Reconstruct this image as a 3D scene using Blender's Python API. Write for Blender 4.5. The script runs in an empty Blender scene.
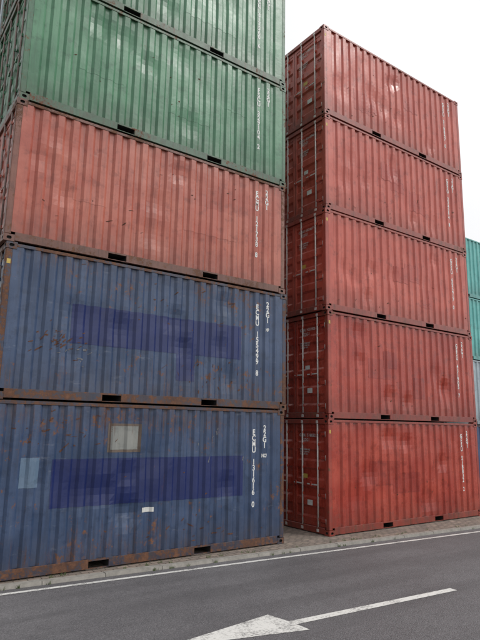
import bpy, bmesh, math, random
from mathutils import Vector, Matrix, noise
random.seed(7)
L=6.058; W=2.438; H=2.591
scene=bpy.context.scene
col=scene.collection

# ---------------------------------------------------------------- materials
def newmat(name):
    m=bpy.data.materials.new(name); m.use_nodes=True
    nt=m.node_tree; nt.nodes.clear()
    out=nt.nodes.new('ShaderNodeOutputMaterial'); b=nt.nodes.new('ShaderNodeBsdfPrincipled')
    nt.links.new(b.outputs[0],out.inputs[0])
    return m,nt,b
def N(nt,t,**k):
    n=nt.nodes.new(t)
    for a,v in k.items(): setattr(n,a,v)
    return n
def mixc(nt,fac,a,b,blend='MIX'):
    n=nt.nodes.new('ShaderNodeMix'); n.data_type='RGBA'; n.blend_type=blend
    for s,v in ((n.inputs[0],fac),(n.inputs[6],a),(n.inputs[7],b)):
        if isinstance(v,(int,float)): s.default_value=v
        elif isinstance(v,tuple): s.default_value=(*v,1)
        else: nt.links.new(v,s)
    return n.outputs[2]
def math_(nt,op,a,b=None,clamp=False):
    n=nt.nodes.new('ShaderNodeMath'); n.operation=op; n.use_clamp=clamp
    for s,v in ((n.inputs[0],a),(n.inputs[1],b)):
        if v is None: continue
        if isinstance(v,(int,float)): s.default_value=v
        else: nt.links.new(v,s)
    return n.outputs[0]
def ramp(nt,fac,lo,hi):
    n=nt.nodes.new('ShaderNodeMapRange'); n.inputs[1].default_value=lo; n.inputs[2].default_value=hi
    nt.links.new(fac,n.inputs[0]); return n.outputs[0]
def noi(nt,vec,scale,detail=4,rough=.55):
    n=nt.nodes.new('ShaderNodeTexNoise'); n.inputs['Scale'].default_value=scale
    n.inputs['Detail'].default_value=detail; n.inputs['Roughness'].default_value=rough
    nt.links.new(vec,n.inputs['Vector']); return n.outputs[0]
def mapv(nt,vec,sc):
    n=nt.nodes.new('ShaderNodeVectorMath'); n.operation='MULTIPLY'
    nt.links.new(vec,n.inputs[0]); n.inputs[1].default_value=sc; return n.outputs[0]

def paint(name,c,faded,rust=.3,rough=.34,scuff=.3,streak=.5,blot=.5):
    m,nt,b=newmat(name)
    tc=N(nt,'ShaderNodeTexCoord'); geo=N(nt,'ShaderNodeNewGeometry')
    sep=N(nt,'ShaderNodeSeparateXYZ'); nt.links.new(tc.outputs['Object'],sep.inputs[0])
    P=geo.outputs['Position']
    big=noi(nt,P,.9,4,.65)
    med=noi(nt,P,4.5,5,.7)
    colr=mixc(nt,ramp(nt,big,.38,.62),c,faded)
    colr=mixc(nt,math_(nt,'MULTIPLY',ramp(nt,med,.47,.36),blot),colr,tuple(x*.55+.004 for x in c))
    # run-off streaks, dark and pale
    st=noi(nt,mapv(nt,P,(12,12,.6)),1.0,4,.7)
    colr=mixc(nt,math_(nt,'MULTIPLY',ramp(nt,st,.5,.72),streak),colr,tuple(x*.45+.007 for x in c))
    colr=mixc(nt,math_(nt,'MULTIPLY',ramp(nt,st,.44,.3),streak*.4),colr,tuple(x*.85+.07 for x in faded))
    # scuffs
    sc=noi(nt,mapv(nt,P,(1.7,1.7,7)),1.0,6,.8)
    colr=mixc(nt,math_(nt,'MULTIPLY',ramp(nt,sc,.60,.68),scuff),colr,tuple(x*.7+.13 for x in faded))
    # grime near bottom and top rails; top band doubles as painted seam shade
    g1=math_(nt,'MAXIMUM',ramp(nt,sep.outputs[2],.75,.1),math_(nt,'MULTIPLY',ramp(nt,sep.outputs[2],2.25,2.55),.6))
    g1=math_(nt,'MULTIPLY',g1,ramp(nt,med,.3,.65))
    colr=mixc(nt,math_(nt,'MULTIPLY',g1,.6),colr,(.045,.034,.028))
    # rust
    r2=noi(nt,P,1.1,2,.5)
    r=noi(nt,P,6.5,7,.8)
    rr=math_(nt,'ADD',r,math_(nt,'MULTIPLY',r2,.45))
    th=.985-.16*rust
    rf=ramp(nt,rr,th,th+.05)
    drip=noi(nt,mapv(nt,P,(15,15,1.1)),1.0,4,.75)
    edge=math_(nt,'MULTIPLY',math_(nt,'MAXIMUM',ramp(nt,sep.outputs[2],1.0,.15),ramp(nt,sep.outputs[2],1.7,2.5)),.12*min(1,rust*1.6))
    rf2=math_(nt,'MULTIPLY',ramp(nt,math_(nt,'ADD',math_(nt,'ADD',drip,edge),math_(nt,'MULTIPLY',r2,.4)),.96-.12*rust,1.04),.8)
    rustc=mixc(nt,ramp(nt,r,.4,.65),(.045,.020,.013),(.15,.065,.033))
    colr=mixc(nt,math_(nt,'MAXIMUM',rf,rf2,True),colr,rustc)
    nt.links.new(colr,b.inputs['Base Color'])
    ro=math_(nt,'ADD',math_(nt,'MULTIPLY',med,.3),rough-.15)
    ro=math_(nt,'ADD',ro,math_(nt,'MULTIPLY',rf,.35),True)
    nt.links.new(ro,b.inputs['Roughness'])
    bp=N(nt,'ShaderNodeBump'); bp.inputs['Strength'].default_value=.45; bp.inputs['Distance'].default_value=.007
    nt.links.new(med,bp.inputs['Height']); nt.links.new(bp.outputs[0],b.inputs['Normal'])
    return m
def flat(name,c,rough=.6,var=.25,metal=0,vs=14):
    m,nt,b=newmat(name); geo=N(nt,'ShaderNodeNewGeometry')
    n=noi(nt,geo.outputs['Position'],vs,4,.65)
    nt.links.new(mixc(nt,ramp(nt,n,.3,.75),c,tuple(x*(1-var) for x in c)),b.inputs['Base Color'])
    b.inputs['Roughness'].default_value=rough; b.inputs['Metallic'].default_value=metal
    return m
M={}
M['blue']=paint('paint_blue',(.024,.046,.100),(.046,.074,.142),.95,.36,.4,.65)
M['blue_f']=paint('paint_blue_frame',(.024,.032,.064),(.042,.048,.078),1.9,.45,.35,.6)
M['redL']=paint('paint_red_faded',(.32,.070,.045),(.41,.122,.082),.4,.38,.35,.55)
M['redL_f']=paint('paint_red_faded_frame',(.15,.05,.034),(.20,.085,.06),1.5,.5,.3,.6)
M['green']=paint('paint_green',(.038,.140,.070),(.075,.210,.115),.35,.38,.3,.55)
M['green_f']=paint('paint_green_frame',(.033,.11,.055),(.062,.145,.088),1.1,.45,.3,.6)
M['redR']=paint('paint_red',(.295,.030,.016),(.38,.058,.034),.35,.28,.13,.45)
M['redR_f']=paint('paint_red_frame',(.25,.029,.018),(.32,.055,.034),.9,.35,.2,.5)
M['redP']=paint('paint_red_sky_glare',(.38,.064,.041),(.47,.102,.070),.3,.32,.18,.45)  # same red as redR, sky glare lightened into the colour
M['redP_f']=paint('paint_red_sky_glare_frame',(.30,.050,.034),(.37,.078,.054),.9,.36,.2,.5)  # frame red with the same sky glare in its colour
M['teal']=paint('paint_teal',(.07,.33,.31),(.11,.40,.37),.05,.35,.2,.3)
M['grey']=paint('paint_grey_blue',(.26,.33,.37),(.33,.40,.43),.1,.4,.2,.3)
M['navy']=paint('paint_navy',(.02,.045,.12),(.035,.065,.15),.1,.36,.2,.3)
M['p_blue']=paint('patch_blue',(.008,.016,.082),(.010,.020,.098),.5,.36,.10,.3,.2)
M['p_sky']=paint('patch_lightblue',(.085,.14,.21),(.115,.17,.245),.3,.45,.2,.4)
M['p_grey']=paint('patch_primer_grey',(.18,.19,.18),(.25,.25,.23),.6,.5,.3,.4)
M['p_brown']=paint('patch_primer_edge',(.10,.075,.06),(.15,.11,.085),.8,.6,.2,.4)
M['p_redL']=paint('patch_red_light',(.37,.092,.062),(.42,.132,.092),.25,.34,.3,.45)
M['p_redR']=paint('patch_red_deep',(.24,.023,.014),(.31,.042,.025),.2,.26,.1,.4)
M['p_redP']=paint('patch_red_sky_glare',(.34,.051,.034),(.41,.080,.055),.2,.30,.1,.4)  # repaint tone for redP, carries its painted-in sky glare
M['p_green']=paint('patch_green',(.050,.165,.086),(.085,.220,.125),.15,.34,.25,.45)
M['rust']=flat('bare_rust',(.13,.055,.03),.9,.7,0,20)
M['scrape']=flat('scraped_pale',(.17,.17,.18),.7,.5,0,20)
M['dark']=flat('cavity_dark',(.02,.018,.017),.9)
M['under']=flat('underframe_steel',(.035,.03,.027),.85)
M['text']=flat('lettering_white',(.74,.74,.72),.5,.35,0,30)
M['dtext']=flat('door_lettering_worn',(.58,.55,.53),.6,.6,0,30)
M['rod']=flat('lock_rod_galvanised',(.60,.55,.52),.4,.4,.1,18)
M['rodr']=flat('lock_rod_painted',(.22,.16,.14),.5,.4,0,18)
M['gasket']=flat('door_gasket',(.025,.024,.023),.7)
M['yellow']=flat('sticker_yellow',(.50,.35,.07),.5)
M['white']=flat('sticker_white',(.60,.60,.57),.5)

# ---------------------------------------------------------------- mesh helpers
def box(bm,x0,x1,y0,y1,z0,z1,mi=0,bev=0):
    vs=[bm.verts.new((x,y,z)) for x in (x0,x1) for y in (y0,y1) for z in (z0,z1)]
    fs=[(0,1,3,2),(4,6,7,5),(0,4,5,1),(2,3,7,6),(0,2,6,4),(1,5,7,3)]
    out=[]
    for f in fs:
        F=bm.faces.new([vs[i] for i in f]); F.material_index=mi; out.append(F)
    if bev:
        es=list({e for F in out for e in F.edges})
        r=bmesh.ops.bevel(bm,geom=es,offset=bev,segments=1,affect='EDGES')
        for F in r['faces']: F.material_index=mi
def cyl(bm,p0,p1,r,mi=0,n=10):
    p0=Vector(p0);p1=Vector(p1); a=(p1-p0).normalized()
    t=a.orthogonal().normalized(); s=a.cross(t)
    A=[];B=[]
    for i in range(n):
        o=(t*math.cos(i*2*math.pi/n)+s*math.sin(i*2*math.pi/n))*r
        A.append(bm.verts.new(p0+o));B.append(bm.verts.new(p1+o))
    for i in range(n):
        F=bm.faces.new((A[i],A[(i+1)%n],B[(i+1)%n],B[i])); F.material_index=mi; F.smooth=True
    bm.faces.new(A[::-1]).material_index=mi; bm.faces.new(B).material_index=mi
def holed(bm,c,U,V,Nn,hw,hh,rw,rh,depth,mi=0,mh=1):
    """rectangular plate (half hw,hh) with oval hole, cavity going along -Nn"""
    c=Vector(c);U=Vector(U);V=Vector(V);Nn=Vector(Nn)
    ang=[i*math.pi/8 for i in range(16)]
    inn=[];out=[];dp=[]
    for a in ang:
        ca,sa=math.cos(a),math.sin(a)
        k=(abs(ca)**3+abs(sa)**3)**(-1/3)
        inn.append(bm.verts.new(c+U*(rw*ca*k)+V*(rh*sa*k)))
        dp.append(bm.verts.new(c+U*(rw*ca*k)+V*(rh*sa*k)-Nn*depth))
        if abs(abs(ca)-abs(sa))<1e-6: u,v=math.copysign(hw,ca),math.copysign(hh,sa)
        elif abs(ca)>abs(sa): u=math.copysign(hw,ca); v=hh*sa/abs(ca)
        else: v=math.copysign(hh,sa); u=hw*ca/abs(sa)
        out.append(bm.verts.new(c+U*u+V*v))
    for i in range(16):
        j=(i+1)%16
        bm.faces.new((inn[i],out[i],out[j],inn[j])).material_index=mi
        bm.faces.new((inn[i],inn[j],dp[j],dp[i])).material_index=mh
    bm.faces.new(dp).material_index=mh
def quad(bm,pts,mi=0):
    F=bm.faces.new([bm.verts.new(p) for p in pts]); F.material_index=mi
def finish(bm,name,recalc=True):
    if recalc: bmesh.ops.recalc_face_normals(bm,faces=bm.faces)
    me=bpy.data.meshes.new(name); bm.to_mesh(me); bm.free(); return me
def add(name,me,mats,parent=None,loc=(0,0,0)):
    o=bpy.data.objects.new(name,me); col.objects.link(o)
    for i,m in enumerate(mats):
        if len(me.materials)<=i: me.materials.append(m)
        o.material_slots[i].link='OBJECT'; o.material_slots[i].material=m
    o.parent=parent; o.location=loc
    return o

# ---------------------------------------------------------------- container parts
CL,CW,CH=.178,.162,.118
def frame_mesh(h):
    bm=bmesh.new()
    for x0 in (0,L-CL):
        for y0 in (0,W-CW):
            for z0 in (0,h-CH):
                x1,y1,z1=x0+CL,y0+CW,z0+CH
                ys=0 if y0==0 else W; ny=-1 if y0==0 else 1
                xs=0 if x0==0 else L; nx=-1 if x0==0 else 1
                holed(bm,((x0+x1)/2,ys,(z0+z1)/2),(1,0,0),(0,0,1),(0,ny,0),CL/2,CH/2,.04,.027,.035)
                holed(bm,(xs,(y0+y1)/2,(z0+z1)/2),(0,1,0),(0,0,1),(nx,0,0),CW/2,CH/2,.036,.027,.035)
                for z in (z0+.001,z1-.001): quad(bm,[(x0,y0,z),(x1,y0,z),(x1,y1,z),(x0,y1,z)])
                yi=y1 if y0==0 else y0; xi=x1 if x0==0 else x0
                quad(bm,[(x0,yi,z0),(x1,yi,z0),(x1,yi,z1),(x0,yi,z1)])
                quad(bm,[(xi,y0,z0),(xi,y1,z0),(xi,y1,z1),(xi,y0,z1)])
    for x0,x1 in ((.004,.115),(L-.115,L-.004)):
        for y0,y1 in ((.004,.115),(W-.115,W-.004)):
            box(bm,x0,x1,y0,y1,CH+.001,h-CH-.001,0,.012)
    for s in (0,1):
        def yy(a,b): return (a,b) if s==0 else (W-b,W-a)
        y0,y1=yy(.003,.063); box(bm,CL+.001,L-CL-.001,y0,y1,h-.076,h-.020,0,.005)
        pk=[(L/2-1.025-.18,L/2-1.025+.18),(L/2+1.025-.18,L/2+1.025+.18)]
        xs=[CL+.001,pk[0][0],pk[0][1],pk[1][0],pk[1][1],L-CL-.001]
        for a,b in ((0,1),(2,3),(4,5)):
            y0,y1=yy(.005,.03); box(bm,xs[a],xs[b],y0,y1,.020,.168,0,.003)
            y0,y1=yy(.0305,.06); box(bm,xs[a]+.002,xs[b]-.002,y0,y1,.018,.03,0)
        for a,b in pk:
            y0,y1=yy(.005,.03); box(bm,a+.0005,b-.0005,y0,y1,.138,.167,0)
            y0,y1=yy(.007,.028); box(bm,a+.0005,b-.0005,y0,y1,.020,.030,0)
            y0,y1=yy(.032,.5)
            quad(bm,[(a,y0,.02),(a,y1,.02),(a,y1,.14),(a,y0,.14)],1); quad(bm,[(b,y0,.02),(b,y1,.02),(b,y1,.14),(b,y0,.14)],1)
            quad(bm,[(a,y0,.139),(b,y0,.139),(b,y1,.139),(a,y1,.139)],1)
    for e in (0,1):
        def xx(a,b): return (a,b) if e==0 else (L-b,L-a)
        x0,x1=xx(.004,.07); box(bm,x0,x1,CW+.001,W-CW-.001,h-.115,h-.008,0,.006)
        x0,x1=xx(.004,.07); box(bm,x0,x1,CW+.001,W-CW-.001,.016,.150,0,.006)
    box(bm,.18,L-.18,.07,W-.07,.142,.165,2)
    box(bm,.18,L-.18,.066,W-.066,h-.05,h-.010,2)
    for i in range(18):
        x=.3+i*(L-.6)/17
        if min(abs(x-L/2-1.025),abs(x-L/2+1.025))<.22: continue
        box(bm,x-.02,x+.02,.062,W-.062,.012,.141,2)
    return finish(bm,'container_frame')
PO,PI=.009,.048
SX=.285; SL,IN,OU=.048,.077,.105
brk=[(.112,PO)]
x=SX
for k in range(20):
    brk+=[(x,PO),(x+SL,PI),(x+SL+IN,PI),(x+2*SL+IN,PO)]; x+=SL*2+IN+OU
brk.append((L-.112,PO))
ridge=lambda k: SX+k*.278+2*SL+IN+OU/2
BX=[b[0] for b in brk]
NR=22
def prof(x):
    if x<=brk[0][0]: return PO
    for (a,ya),(b,yb) in zip(brk,brk[1:]):
        if x<=b: return ya+(yb-ya)*(x-a)/(b-a)
    return PO
def dent(x,z,seed,amp,dents,h):
    e=min(1,max(0,(z-.17)/.25))*min(1,max(0,(h-.07-z)/.25))*min(1,max(0,(x-.11)/.25))*min(1,max(0,(L-.11-x)/.25))
    d=noise.noise(Vector((x*1.3,z*.9,seed*13.7)))*amp+noise.noise(Vector((x*3.1,z*2.2,seed*7.1)))*amp*.7
    for (dx,dz,r,a) in dents:
        q=((x-dx)**2+(z-dz)**2)/r**2
        if q<1: d+=a*(1-q)**2
    return max(-.003,d*e+.002)
def zrow(h,j): return .167+(h-.074-.167)*j/NR
def surf(x,z,C):
    """exact height of the built panel mesh at x,z (bilinear in its grid cell)"""
    i=0
    while i<len(BX)-2 and x>BX[i+1]: i+=1
    h=C['h']; t=(z-.167)/(h-.074-.167)*NR; j=min(NR-1,max(0,int(t)))
    u=min(1,max(0,(x-BX[i])/(BX[i+1]-BX[i]))); v=min(1,max(0,t-j))
    g=lambda a,b: dent(BX[i+a],zrow(h,j+b),C['seed'],C['amp'],C['dents'],h)
    return prof(x)+(g(0,0)*(1-u)+g(1,0)*u)*(1-v)+(g(0,1)*(1-u)+g(1,1)*u)*v
def panel_mesh(h,seed,amp,dents):
    bm=bmesh.new()
    g=[[bm.verts.new((x,prof(x)+dent(x,zrow(h,j),seed,amp,dents,h),zrow(h,j))) for j in range(NR+1)] for x in BX]
    for i in range(len(BX)-1):
        for j in range(NR): bm.faces.new((g[i][j],g[i+1][j],g[i+1][j+1],g[i][j+1]))
    return finish(bm,'side_panel',False)
def conform(bm,C,off):
    xs=[v.co.x for v in bm.verts]; lo,hi=min(xs),max(xs)
    for b in BX:
        if lo+1e-4<b<hi-1e-4:
            bmesh.ops.bisect_plane(bm,geom=bm.verts[:]+bm.edges[:]+bm.faces[:],plane_co=(b,0,0),plane_no=(1,0,0))
    zs=[v.co.z for v in bm.verts]; lo,hi=min(zs),max(zs)
    for j in range(NR+1):
        z=zrow(C['h'],j)
        if lo+1e-4<z<hi-1e-4:
            bmesh.ops.bisect_plane(bm,geom=bm.verts[:]+bm.edges[:]+bm.faces[:],plane_co=(0,0,z),plane_no=(0,0,1))
    for v in bm.verts: v.co.y=surf(v.co.x,v.co.z,C)-off
def patch(C,x0,x1,z0,z1,mat,off=.003,name='repaint_patch'):
    bm=bmesh.new(); quad(bm,[(x0,0,z0),(x1,0,z0),(x1,0,z1),(x0,0,z1)])
    conform(bm,C,off)
    add(name,finish(bm,name,False),[mat],C['e'])
def scrapes(C,x,z,n,sp,mat,seed,ang=.3,off=.006):
    """cluster of small jagged scratches / chips lying on the panel"""
    r=random.Random(seed); bm=bmesh.new(); cnt=0
    for i in range(n):
        cx=x+r.gauss(0,sp); cz=z+r.gauss(0,sp*.45)
        if not(.2<cx<L-.2 and .25<cz<C['h']-.15): continue
        l=r.uniform(.02,.10)*(1 if r.random()<.85 else 1.8); w=r.uniform(.004,.020); a=ang+r.gauss(0,.35)
        ca,sa=math.cos(a),math.sin(a); m=5
        top=[(-l/2+l*k/m,(w*r.uniform(.3,1)) if 0<k<m else 0) for k in range(m+1)]
        bot=[(-l/2+l*k/m,-(w*r.uniform(.3,1))) for k in range(m-1,0,-1)]
        quad(bm,[(cx+p*ca-q*sa,0,cz+p*sa+q*ca) for p,q in top[::-1]+bot[::-1]]); cnt+=1
    if not cnt: bm.free(); return
    conform(bm,C,off)
    add('scrape_marks',finish(bm,'scrape_marks',False),[M[mat]],C['e'])
def text_bm(body,size,x,z,space=.8,align='CENTER',bold=.002,sx=1):
    cu=bpy.data.curves.new('txt','FONT'); cu.body=body; cu.size=size; cu.space_line=space; cu.align_x=align; cu.offset=bold
    cu.resolution_u=3
    o=bpy.data.objects.new('txt',cu); col.objects.link(o); bpy.context.view_layer.update()
    me=bpy.data.meshes.new_from_object(o.evaluated_get(bpy.context.evaluated_depsgraph_get()))
    bpy.data.objects.remove(o); bpy.data.curves.remove(cu)
    bm=bmesh.new(); bm.from_mesh(me); bpy.data.meshes.remove(me)
    for v in bm.verts: v.co=Vector((x+v.co.x*sx,0,z+v.co.y))
    return bm
def side_text(C,body,size,x,z,pitch=.120,sx=.92,name='lettering'):
    big=bmesh.new()
    for i,ch in enumerate(body):
        if ch==' ': continue
        b=text_bm(ch,size,x,z-i*pitch,1,'CENTER',.004,sx*(.8 if ch in 'MW' or len(ch)>1 else 1))
        bmesh.ops.triangulate(b,faces=b.faces)
        me=finish(b,'g',False); big.from_mesh(me); bpy.data.meshes.remove(me)
    conform(big,C,.005)
    add(name,finish(big,name,False),[M['text']],C['e'])
def door_mesh(h):
    bm=bmesh.new()
    zb,zt=.158,h-.122; mid=W/2
    for (a,b) in ((.122,mid-.008),(mid+.008,W-.122)):
        X=.045
        box(bm,X,X+.05,a,a+.07,zb,zt,0,.004); box(bm,X,X+.05,b-.07,b,zb,zt,0,.004)
        box(bm,X,X+.05,a+.071,b-.071,zb,zb+.09,0); box(bm,X,X+.05,a+.071,b-.071,zt-.09,zt,0)
        z=zb+.0905; zz=[(z,.055)]; n=5; p=(zt-zb-.181)/n
        for i in range(n):
            zz+=[(z+p*.18,.055),(z+p*.3,.088),(z+p*.7,.088),(z+p*.82,.055)]; z+=p
        zz.append((zt-.0905,.055))
        pr=[(bm.verts.new((xq,a+.071,zq)),bm.verts.new((xq,b-.071,zq))) for zq,xq in zz]
        for q,r in zip(pr,pr[1:]): bm.faces.new((q[0],q[1],r[1],r[0]))
        for ry in (a+.26,b-.30):
            cyl(bm,(.022,ry,.06),(.022,ry,h-.05),.019,1)
            for zc in (.075,h-.07): box(bm,.0,.044,ry-.04,ry+.04,zc-.035,zc+.035,1,.006)
            for zc in (.32,.85,1.45,2.0,h-.32): box(bm,.012,.0445,ry-.035,ry+.035,zc-.03,zc+.03,0,.004)
            box(bm,.004,.016,ry-.02,ry+.36 if ry<mid and ry==a+.26 else ry+.30,1.06,1.09,1,.003)
            box(bm,.001,.035,ry+.20,ry+.26,1.03,1.13,0,.004)
        hy=a if a<mid*.5 else b
        for zc in (.3,.85,1.7,h-.35):
            y0,y1=(hy-.02,hy+.16) if a<mid*.5 else (hy-.16,hy+.02)
            box(bm,.018,.0448,y0,y1,zc-.035,zc+.035,0,.004)
            cyl(bm,(.026,hy,zc-.06),(.026,hy,zc+.06),.014,1)
    for y in (.116,mid-.0075,W-.1215): box(bm,.050,.09,y,y+(.0055 if y!=mid-.0075 else .015),zb,zt,2)
    box(bm,.052,.09,.122,W-.122,zt+.0005,zt+.006,2); box(bm,.052,.09,.122,W-.122,zb-.006,zb-.0005,2)
    return finish(bm,'door_end')
def end_mesh(h):
    bm=bmesh.new(); ys=[(.116,.012)]; y=.2
    while y+.25<W-.15:
        ys+=[(y,.012),(y+.055,.05),(y+.14,.05),(y+.195,.012)]; y+=.25
    ys.append((W-.116,.012))
    pr=[(bm.verts.new((L-d,y,.151)),bm.verts.new((L-d,y,h-.116))) for y,d in ys]
    for q,r in zip(pr,pr[1:]): bm.faces.new((q[0],r[0],r[1],q[1]))
    return finish(bm,'front_end',False)
cache={}
def container(x,y,z,paintk,framek,h=H,seed=1,amp=.006,dents=(),rod='rodr'):
    e=bpy.data.objects.new('shipping_container',None); col.objects.link(e); e.location=(x,y,z)
    if h not in cache: cache[h]=(frame_mesh(h),door_mesh(h),end_mesh(h))
    F,D,E=cache[h]
    add('frame',F,[M[framek],M['dark'],M['under']],e)
    add('doors',D,[M[paintk],M[rod],M['gasket']],e)
    add('front_end',E,[M[paintk]],e)
    C=dict(e=e,seed=seed,amp=amp,dents=list(dents),h=h)
    add('side_panel',panel_mesh(h,seed,amp,dents),[M[paintk]],e)
    o=add('side_panel_rear',panel_mesh(h,seed+50,amp,()),[M[paintk]],e,(L,W,0)); o.rotation_euler=(0,0,math.pi)
    return C
def door_text(C,lines,yc,z,size=.085):
    bm=text_bm('\n'.join(lines),size,0,0,1.1,'LEFT',.0015)
    for v in bm.verts: v.co=Vector((.0425,yc-v.co.x,z+v.co.z))
    add('door_lettering',finish(bm,'door_lettering',False),[M['dtext']],C['e'])
def sticker(C,axis,a,b,w,hh,mat):
    bm=bmesh.new()
    if axis=='post': quad(bm,[(a-w/2,.0015,b-hh/2),(a+w/2,.0015,b-hh/2),(a+w/2,.0015,b+hh/2),(a-w/2,.0015,b+hh/2)])
    else: quad(bm,[(.0435,a+w/2,b-hh/2),(.0435,a-w/2,b-hh/2),(.0435,a-w/2,b+hh/2),(.0435,a+w/2,b+hh/2)])
    add('sticker',finish(bm,'sticker',False),[M[mat]],C['e'])
T1,T2=ridge(17),ridge(18)
def codes(C,num,top=2.16,extra=None):
    side_text(C,num,.155,T1,top)
    side_text(C,'22G1',.155,T2,top+.09)
    if extra: side_text(C,[extra],.10,T2,top-.46,sx=.9)

# ---------------------------------------------------------------- left stack
H1=2.755
zz=[0,H1,H1+H,H1+2*H,H1+3*H]
rd=lambda n,s:[(random.Random(s*9+i).uniform(.5,4.7),random.Random(s*5+i).uniform(.4,2.2),random.Random(s+i).uniform(.25,.5),random.Random(s*3+i).uniform(.018,.045)) for i in range(n)]
C=container(0,0,zz[0],'blue','blue_f',H1,1,.014,rd(8,1))
patch(C,1.10,4.97,1.02,1.80,M['p_blue'])
patch(C,2.05,2.68,1.90,2.40,M['p_brown'],.003)
patch(C,2.10,2.63,1.945,2.355,M['p_grey'],.0055)
patch(C,.60,.90,1.36,1.83,M['p_sky'])
patch(C,2.76,2.99,.85,.93,M['white'],.004,'label')
codes(C,'ECMU 131616 0',2.22,'NCP')
sticker(C,'post',.06,2.3,.07,.09,'yellow')
scrapes(C,1.2,2.2,22,.5,'rust',1); scrapes(C,3.6,.6,22,.8,'rust',2); scrapes(C,4.3,2.1,7,.4,'scrape',3,1.2)
C=container(.06,0.01,zz[1],'blue','blue_f',H,2,.016,rd(10,2))
patch(C,1.2,4.84,1.0,1.70,M['p_blue'])
patch(C,3.28,3.72,.48,.995,M['p_blue'])
codes(C,'ECMU 155499 8',2.14,'HP')
sticker(C,'post',.06,2.25,.06,.08,'yellow')
scrapes(C,1.0,1.0,46,.28,'rust',5,.5); scrapes(C,1.3,.85,9,.3,'scrape',6,.2); scrapes(C,3.0,2.1,22,.9,'rust',7); scrapes(C,4.2,.6,24,.6,'rust',8,1.2)
C=container(.0,.0,zz[2],'redL','redL_f',H,3,.012,rd(6,3))
codes(C,'ECMU 121738 8')
for a in ((1.1,1.75,1.0,1.75),(3.4,4.7,.95,1.55)): patch(C,*a,M['p_redL'])
scrapes(C,4.0,1.9,10,.8,'rust',12); scrapes(C,1.5,.8,7,.6,'rust',14)
C=container(.02,.005,zz[3],'green','green_f',H,4,.012,rd(5,4))
codes(C,'FSCU 329104 2')
for a in ((1.0,1.9,1.0,1.7),(2.9,3.9,.8,1.4),(4.3,4.9,1.4,1.9)): patch(C,*a,M['p_green'])
scrapes(C,2.6,1.2,8,1.0,'rust',13,.6)
C=container(.0,.0,zz[4],'green','green_f',H,5,.012,rd(5,5))
codes(C,'FSCU 317560 6')
patch(C,3.2,4.6,.7,1.3,M['p_green'])
for i,(k,z) in enumerate(zip(('redR','navy','green','redL','grey'),zz)):
    kf={'redR':'redR_f','navy':'blue_f','green':'green_f','redL':'redL_f','grey':'grey'}[k]
    container(.05*(i%2),2.56,z,k,kf,H1 if i==0 else H,20+i)

# ---------------------------------------------------------------- right stack
XR,YR=7.395,.016
nums=['518832 2','431905 7','602417 0','334394 8','318847 0']
for i in range(5):
    k='redR' if i<2 else 'redP'  # upper containers get the red copy with sky glare painted in
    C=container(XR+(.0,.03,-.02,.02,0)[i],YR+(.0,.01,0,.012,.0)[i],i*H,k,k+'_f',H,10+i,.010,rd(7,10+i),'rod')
    codes(C,'GESU '+nums[i])
    scrapes(C,3.5-.3*i,.7,12,1.3,'rust',40+i,.4)
    door_text(C,['GESU '+nums[i],'     22G1'],1.04,2.17,.10)
    door_text(C,['MGW 30480 KG','TARE  2200 KG','CU.CAP 33.2'],1.02,1.85,.05)
    r=random.Random(i)
    sticker(C,'door',.75+.1*r.random(),1.25,.16,.10,'yellow' if i%2==0 else 'white')
    if i!=2: sticker(C,'door',.60+.1*r.random(),.62+.08*r.random(),.18,.12,'white')
    sticker(C,'post',.06,2.3,.05,.08,'yellow')
    for q in range(3):
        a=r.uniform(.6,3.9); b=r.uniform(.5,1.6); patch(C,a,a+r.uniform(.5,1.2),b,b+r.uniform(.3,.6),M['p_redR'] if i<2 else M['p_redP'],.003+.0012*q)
    container(XR,YR+2.56,i*H,('redP','redR','blue','redL','redR')[i],('redP_f','redR_f','blue_f','redL_f','redR_f')[i],H,30+i)
for c in range(2):
    for i,(k,kf) in enumerate((('navy','blue_f'),('grey','grey'),('teal','teal'),('teal','teal'))):
        container(16.6+c*6.5,3.25,i*H,k,kf,H,40+i+10*c)

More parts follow.
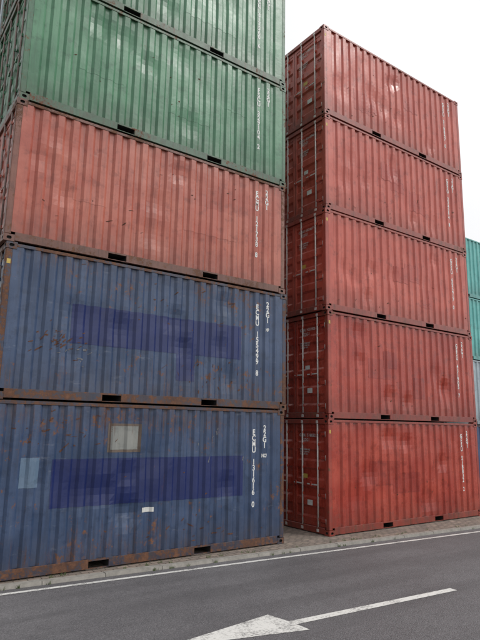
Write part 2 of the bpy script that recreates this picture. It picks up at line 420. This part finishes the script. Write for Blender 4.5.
# ---------------------------------------------------------------- ground
def sheet(name,pts,z,mat,thick=0):
    bm=bmesh.new()
    F=bm.faces.new([bm.verts.new((px,py,z)) for px,py in pts])
    if thick:
        r=bmesh.ops.extrude_face_region(bm,geom=[F])
        for v in r['geom']:
            if isinstance(v,bmesh.types.BMVert): v.co.z-=thick
    return add(name,finish(bm,name),[mat])
def asphalt(name,base,var):
    m,nt,b=newmat(name); geo=N(nt,'ShaderNodeNewGeometry'); P=geo.outputs['Position']
    big=noi(nt,P,.35,4,.6); fine=noi(nt,P,48,2,.7); mid=noi(nt,P,5,6,.75)
    c=mixc(nt,ramp(nt,big,.35,.68),tuple(x*.85 for x in base),tuple(x*1.2 for x in base))
    c=mixc(nt,math_(nt,'MULTIPLY',ramp(nt,mid,.5,.68),.45),c,tuple(x*.55 for x in base))
    v=N(nt,'ShaderNodeTexVoronoi'); v.inputs['Scale'].default_value=60; nt.links.new(P,v.inputs['Vector'])
    c=mixc(nt,math_(nt,'MULTIPLY',ramp(nt,v.outputs['Distance'],.42,.1),.8),c,tuple(min(1,x*2.4) for x in base))
    c=mixc(nt,math_(nt,'MULTIPLY',ramp(nt,fine,.52,.66),.6),c,tuple(x*.4 for x in base))
    tr=noi(nt,mapv(nt,P,(.15,2.0,1)),1,3,.5)
    c=mixc(nt,math_(nt,'MULTIPLY',ramp(nt,tr,.45,.62),.4),c,tuple(x*.6 for x in base))
    nt.links.new(c,b.inputs['Base Color'])
    nt.links.new(math_(nt,'ADD',math_(nt,'MULTIPLY',big,.35),.5),b.inputs['Roughness'])
    bp=N(nt,'ShaderNodeBump'); bp.inputs['Strength'].default_value=.8; bp.inputs['Distance'].default_value=.008
    nt.links.new(math_(nt,'ADD',fine,v.outputs['Distance']),bp.inputs['Height']); nt.links.new(bp.outputs[0],b.inputs['Normal'])
    return m
m_road=asphalt('asphalt',(.106,.101,.105),.2)
m_ground=asphalt('ground_gravel',(.11,.105,.095),.2)
m_pav,nt,b=newmat('concrete_pavers'); geo=N(nt,'ShaderNodeNewGeometry'); P=geo.outputs['Position']
br=N(nt,'ShaderNodeTexBrick'); br.inputs['Scale'].default_value=1; br.inputs['Brick Width'].default_value=.21; br.inputs['Row Height'].default_value=.105
br.inputs['Mortar Size'].default_value=.008; br.inputs['Color1'].default_value=(.28,.22,.18,1); br.inputs['Color2'].default_value=(.18,.145,.125,1); br.inputs['Mortar'].default_value=(.045,.04,.03,1)
nt.links.new(P,br.inputs['Vector'])
c=mixc(nt,math_(nt,'MULTIPLY',ramp(nt,noi(nt,P,2.5,6,.7),.42,.7),.6),br.outputs['Color'],(.10,.09,.07))
nt.links.new(c,b.inputs['Base Color']); b.inputs['Roughness'].default_value=.85
bp=N(nt,'ShaderNodeBump'); bp.inputs['Distance'].default_value=.006; nt.links.new(br.outputs['Fac'],bp.inputs['Height']); bp.invert=True; nt.links.new(bp.outputs[0],b.inputs['Normal'])
m_kerb,nt,b=newmat('kerb_concrete'); geo=N(nt,'ShaderNodeNewGeometry'); P=geo.outputs['Position']
c=mixc(nt,ramp(nt,noi(nt,P,7,6,.7),.3,.7),(.18,.17,.15),(.31,.29,.26))
nt.links.new(c,b.inputs['Base Color']); b.inputs['Roughness'].default_value=.85
m_line,nt,b=newmat('road_paint_worn'); geo=N(nt,'ShaderNodeNewGeometry'); P=geo.outputs['Position']
w=noi(nt,P,28,6,.8); w2=noi(nt,P,2.2,3,.6)
f=ramp(nt,math_(nt,'ADD',w,math_(nt,'MULTIPLY',w2,.5)),.60,.76)
c=mixc(nt,f,(.17,.165,.16),(.62,.61,.58))
nt.links.new(c,b.inputs['Base Color']); b.inputs['Roughness'].default_value=.7

RZ=-.05
sheet('ground',[(-500,-500),(600,-500),(600,600),(-500,600)],RZ-.006,m_ground)
ky=lambda x:-.205-.0625*x
sheet('road',[(-150,ky(-150)-9.5),(250,ky(250)-9.5),(250,ky(250)-.002),(-150,ky(-150)-.002)],RZ,m_road)
sheet('pavement',[(-40,ky(-40)+.132),(200,ky(200)+.132),(200,70),(-40,70)],-.003,m_pav,.06)
bm=bmesh.new()
for i in range(-20,60):
    x0=i*1.0+.005; x1=x0+.990
    j=random.uniform(-.004,.004)
    P8=[(x0,ky(x0),RZ-.003),(x1,ky(x1),RZ-.003),(x1,ky(x1)+.13,RZ-.003),(x0,ky(x0)+.13,RZ-.003),
        (x0,ky(x0)+.012,.004+j),(x1,ky(x1)+.012,.004+j),(x1,ky(x1)+.13,.004+j),(x0,ky(x0)+.13,.004+j)]
    v=[bm.verts.new(p) for p in P8]
    for f in ((0,1,5,4),(1,2,6,5),(2,3,7,6),(3,0,4,7),(4,5,6,7)): bm.faces.new([v[q] for q in f])
add('kerb',finish(bm,'kerb'),[m_kerb])
def strip(name,p0,p1,w):
    a=Vector(p0);b=Vector(p1);d=(b-a).normalized();n=Vector((-d.y,d.x))*w/2
    return sheet(name,[tuple(a-n),tuple(b-n),tuple(b+n),tuple(a+n)],RZ+.004,m_line)
ls=-.0700
strip('road_edge_line',(-30,-.45-ls*30.4),(120,-.45+ls*119.6),.085)
sheet('road_marking_arrow',[(1.37,-3.43),(3.18,-3.90),(3.165,-3.67),(6.28,-3.885),(6.29,-3.755),(3.155,-3.535),(3.08,-3.19)],RZ+.004,m_line)

m_weed=flat('weeds',(.07,.10,.03),.8,.5)
bm=bmesh.new(); r=random.Random(3)
for c in range(60):
    cx=r.uniform(-1,15); cy=ky(cx)+.135+r.uniform(0,.12) if r.random()<.6 else ky(cx)-.01
    zb=-.003 if cy>ky(cx) else RZ
    for k in range(r.randint(5,14)):
        a=r.uniform(0,6.28); l=r.uniform(.02,.06); s=.004
        bx=cx+r.uniform(-.04,.04); by=cy+r.uniform(-.01,.01)
        quad(bm,[(bx-s,by,zb),(bx+s,by,zb),(bx+math.cos(a)*l*.5+.001,by+math.sin(a)*l*.5,zb+l),(bx+math.cos(a)*l*.5-.001,by+math.sin(a)*l*.5,zb+l)])
add('weeds',finish(bm,'weeds',False),[m_weed])

# ---------------------------------------------------------------- sky & sun
sun_dir=Vector((.60,-.70,.92)).normalized()
el=math.asin(sun_dir.z); az=math.atan2(sun_dir.x,sun_dir.y)
w=bpy.data.worlds.new('World'); scene.world=w; w.use_nodes=True; nt=w.node_tree; nt.nodes.clear()
out=N(nt,'ShaderNodeOutputWorld'); bg=N(nt,'ShaderNodeBackground'); nt.links.new(bg.outputs[0],out.inputs[0])
sk=N(nt,'ShaderNodeTexSky',sky_type='NISHITA'); sk.sun_disc=False; sk.sun_elevation=el; sk.sun_rotation=az; sk.dust_density=5
hs=N(nt,'ShaderNodeHueSaturation'); hs.inputs['Saturation'].default_value=.3; nt.links.new(sk.outputs[0],hs.inputs['Color'])
tc=N(nt,'ShaderNodeTexCoord'); D=tc.outputs['Generated']
dp=N(nt,'ShaderNodeVectorMath',operation='DOT_PRODUCT'); nt.links.new(D,dp.inputs[0]); dp.inputs[1].default_value=sun_dir
glow=ramp(nt,dp.outputs['Value'],.1,1.0)
cl=noi(nt,mapv(nt,D,(1,1,2.5)),1.6,6,.55)
val=math_(nt,'ADD',9.0,math_(nt,'MULTIPLY',glow,6.2))
val=math_(nt,'MULTIPLY',val,math_(nt,'ADD',.90,math_(nt,'MULTIPLY',cl,.20)))
cc=N(nt,'ShaderNodeVectorMath',operation='SCALE'); cc.inputs[0].default_value=(.99,.995,1.01); nt.links.new(val,cc.inputs['Scale'])
nt.links.new(mixc(nt,.92,hs.outputs[0],cc.outputs[0]),bg.inputs['Color'])
bg.inputs['Strength'].default_value=.1
sl=bpy.data.lights.new('sun','SUN'); sl.energy=1.4; sl.angle=math.radians(16); sl.color=(1,.97,.93)
so=bpy.data.objects.new('sun',sl); col.objects.link(so); so.rotation_euler=sun_dir.to_track_quat('Z','Y').to_euler(); so.location=(0,-20,30)

# ---------------------------------------------------------------- camera
yaw,pi_,ro=.95066,.18708,.01839
f=Vector((math.cos(yaw)*math.cos(pi_),math.sin(yaw)*math.cos(pi_),math.sin(pi_)))
r=Vector((math.sin(yaw),-math.cos(yaw),0)); u=r.cross(f)
r2=r*math.cos(ro)+u*math.sin(ro); u2=-r*math.sin(ro)+u*math.cos(ro)
cd=bpy.data.cameras.new('camera'); cd.sensor_fit='VERTICAL'; cd.sensor_height=36; cd.lens=555.36/640*36; cd.clip_end=2000
co=bpy.data.objects.new('camera',cd); col.objects.link(co)
co.matrix_world=Matrix(((r2.x,u2.x,-f.x,-1.89147),(r2.y,u2.y,-f.y,-9.40042),(r2.z,u2.z,-f.z,2.40999),(0,0,0,1)))
scene.camera=co
scene.view_settings.view_transform='Standard'
try: scene.view_settings.look='None'
except Exception: pass
scene.view_settings.exposure=0
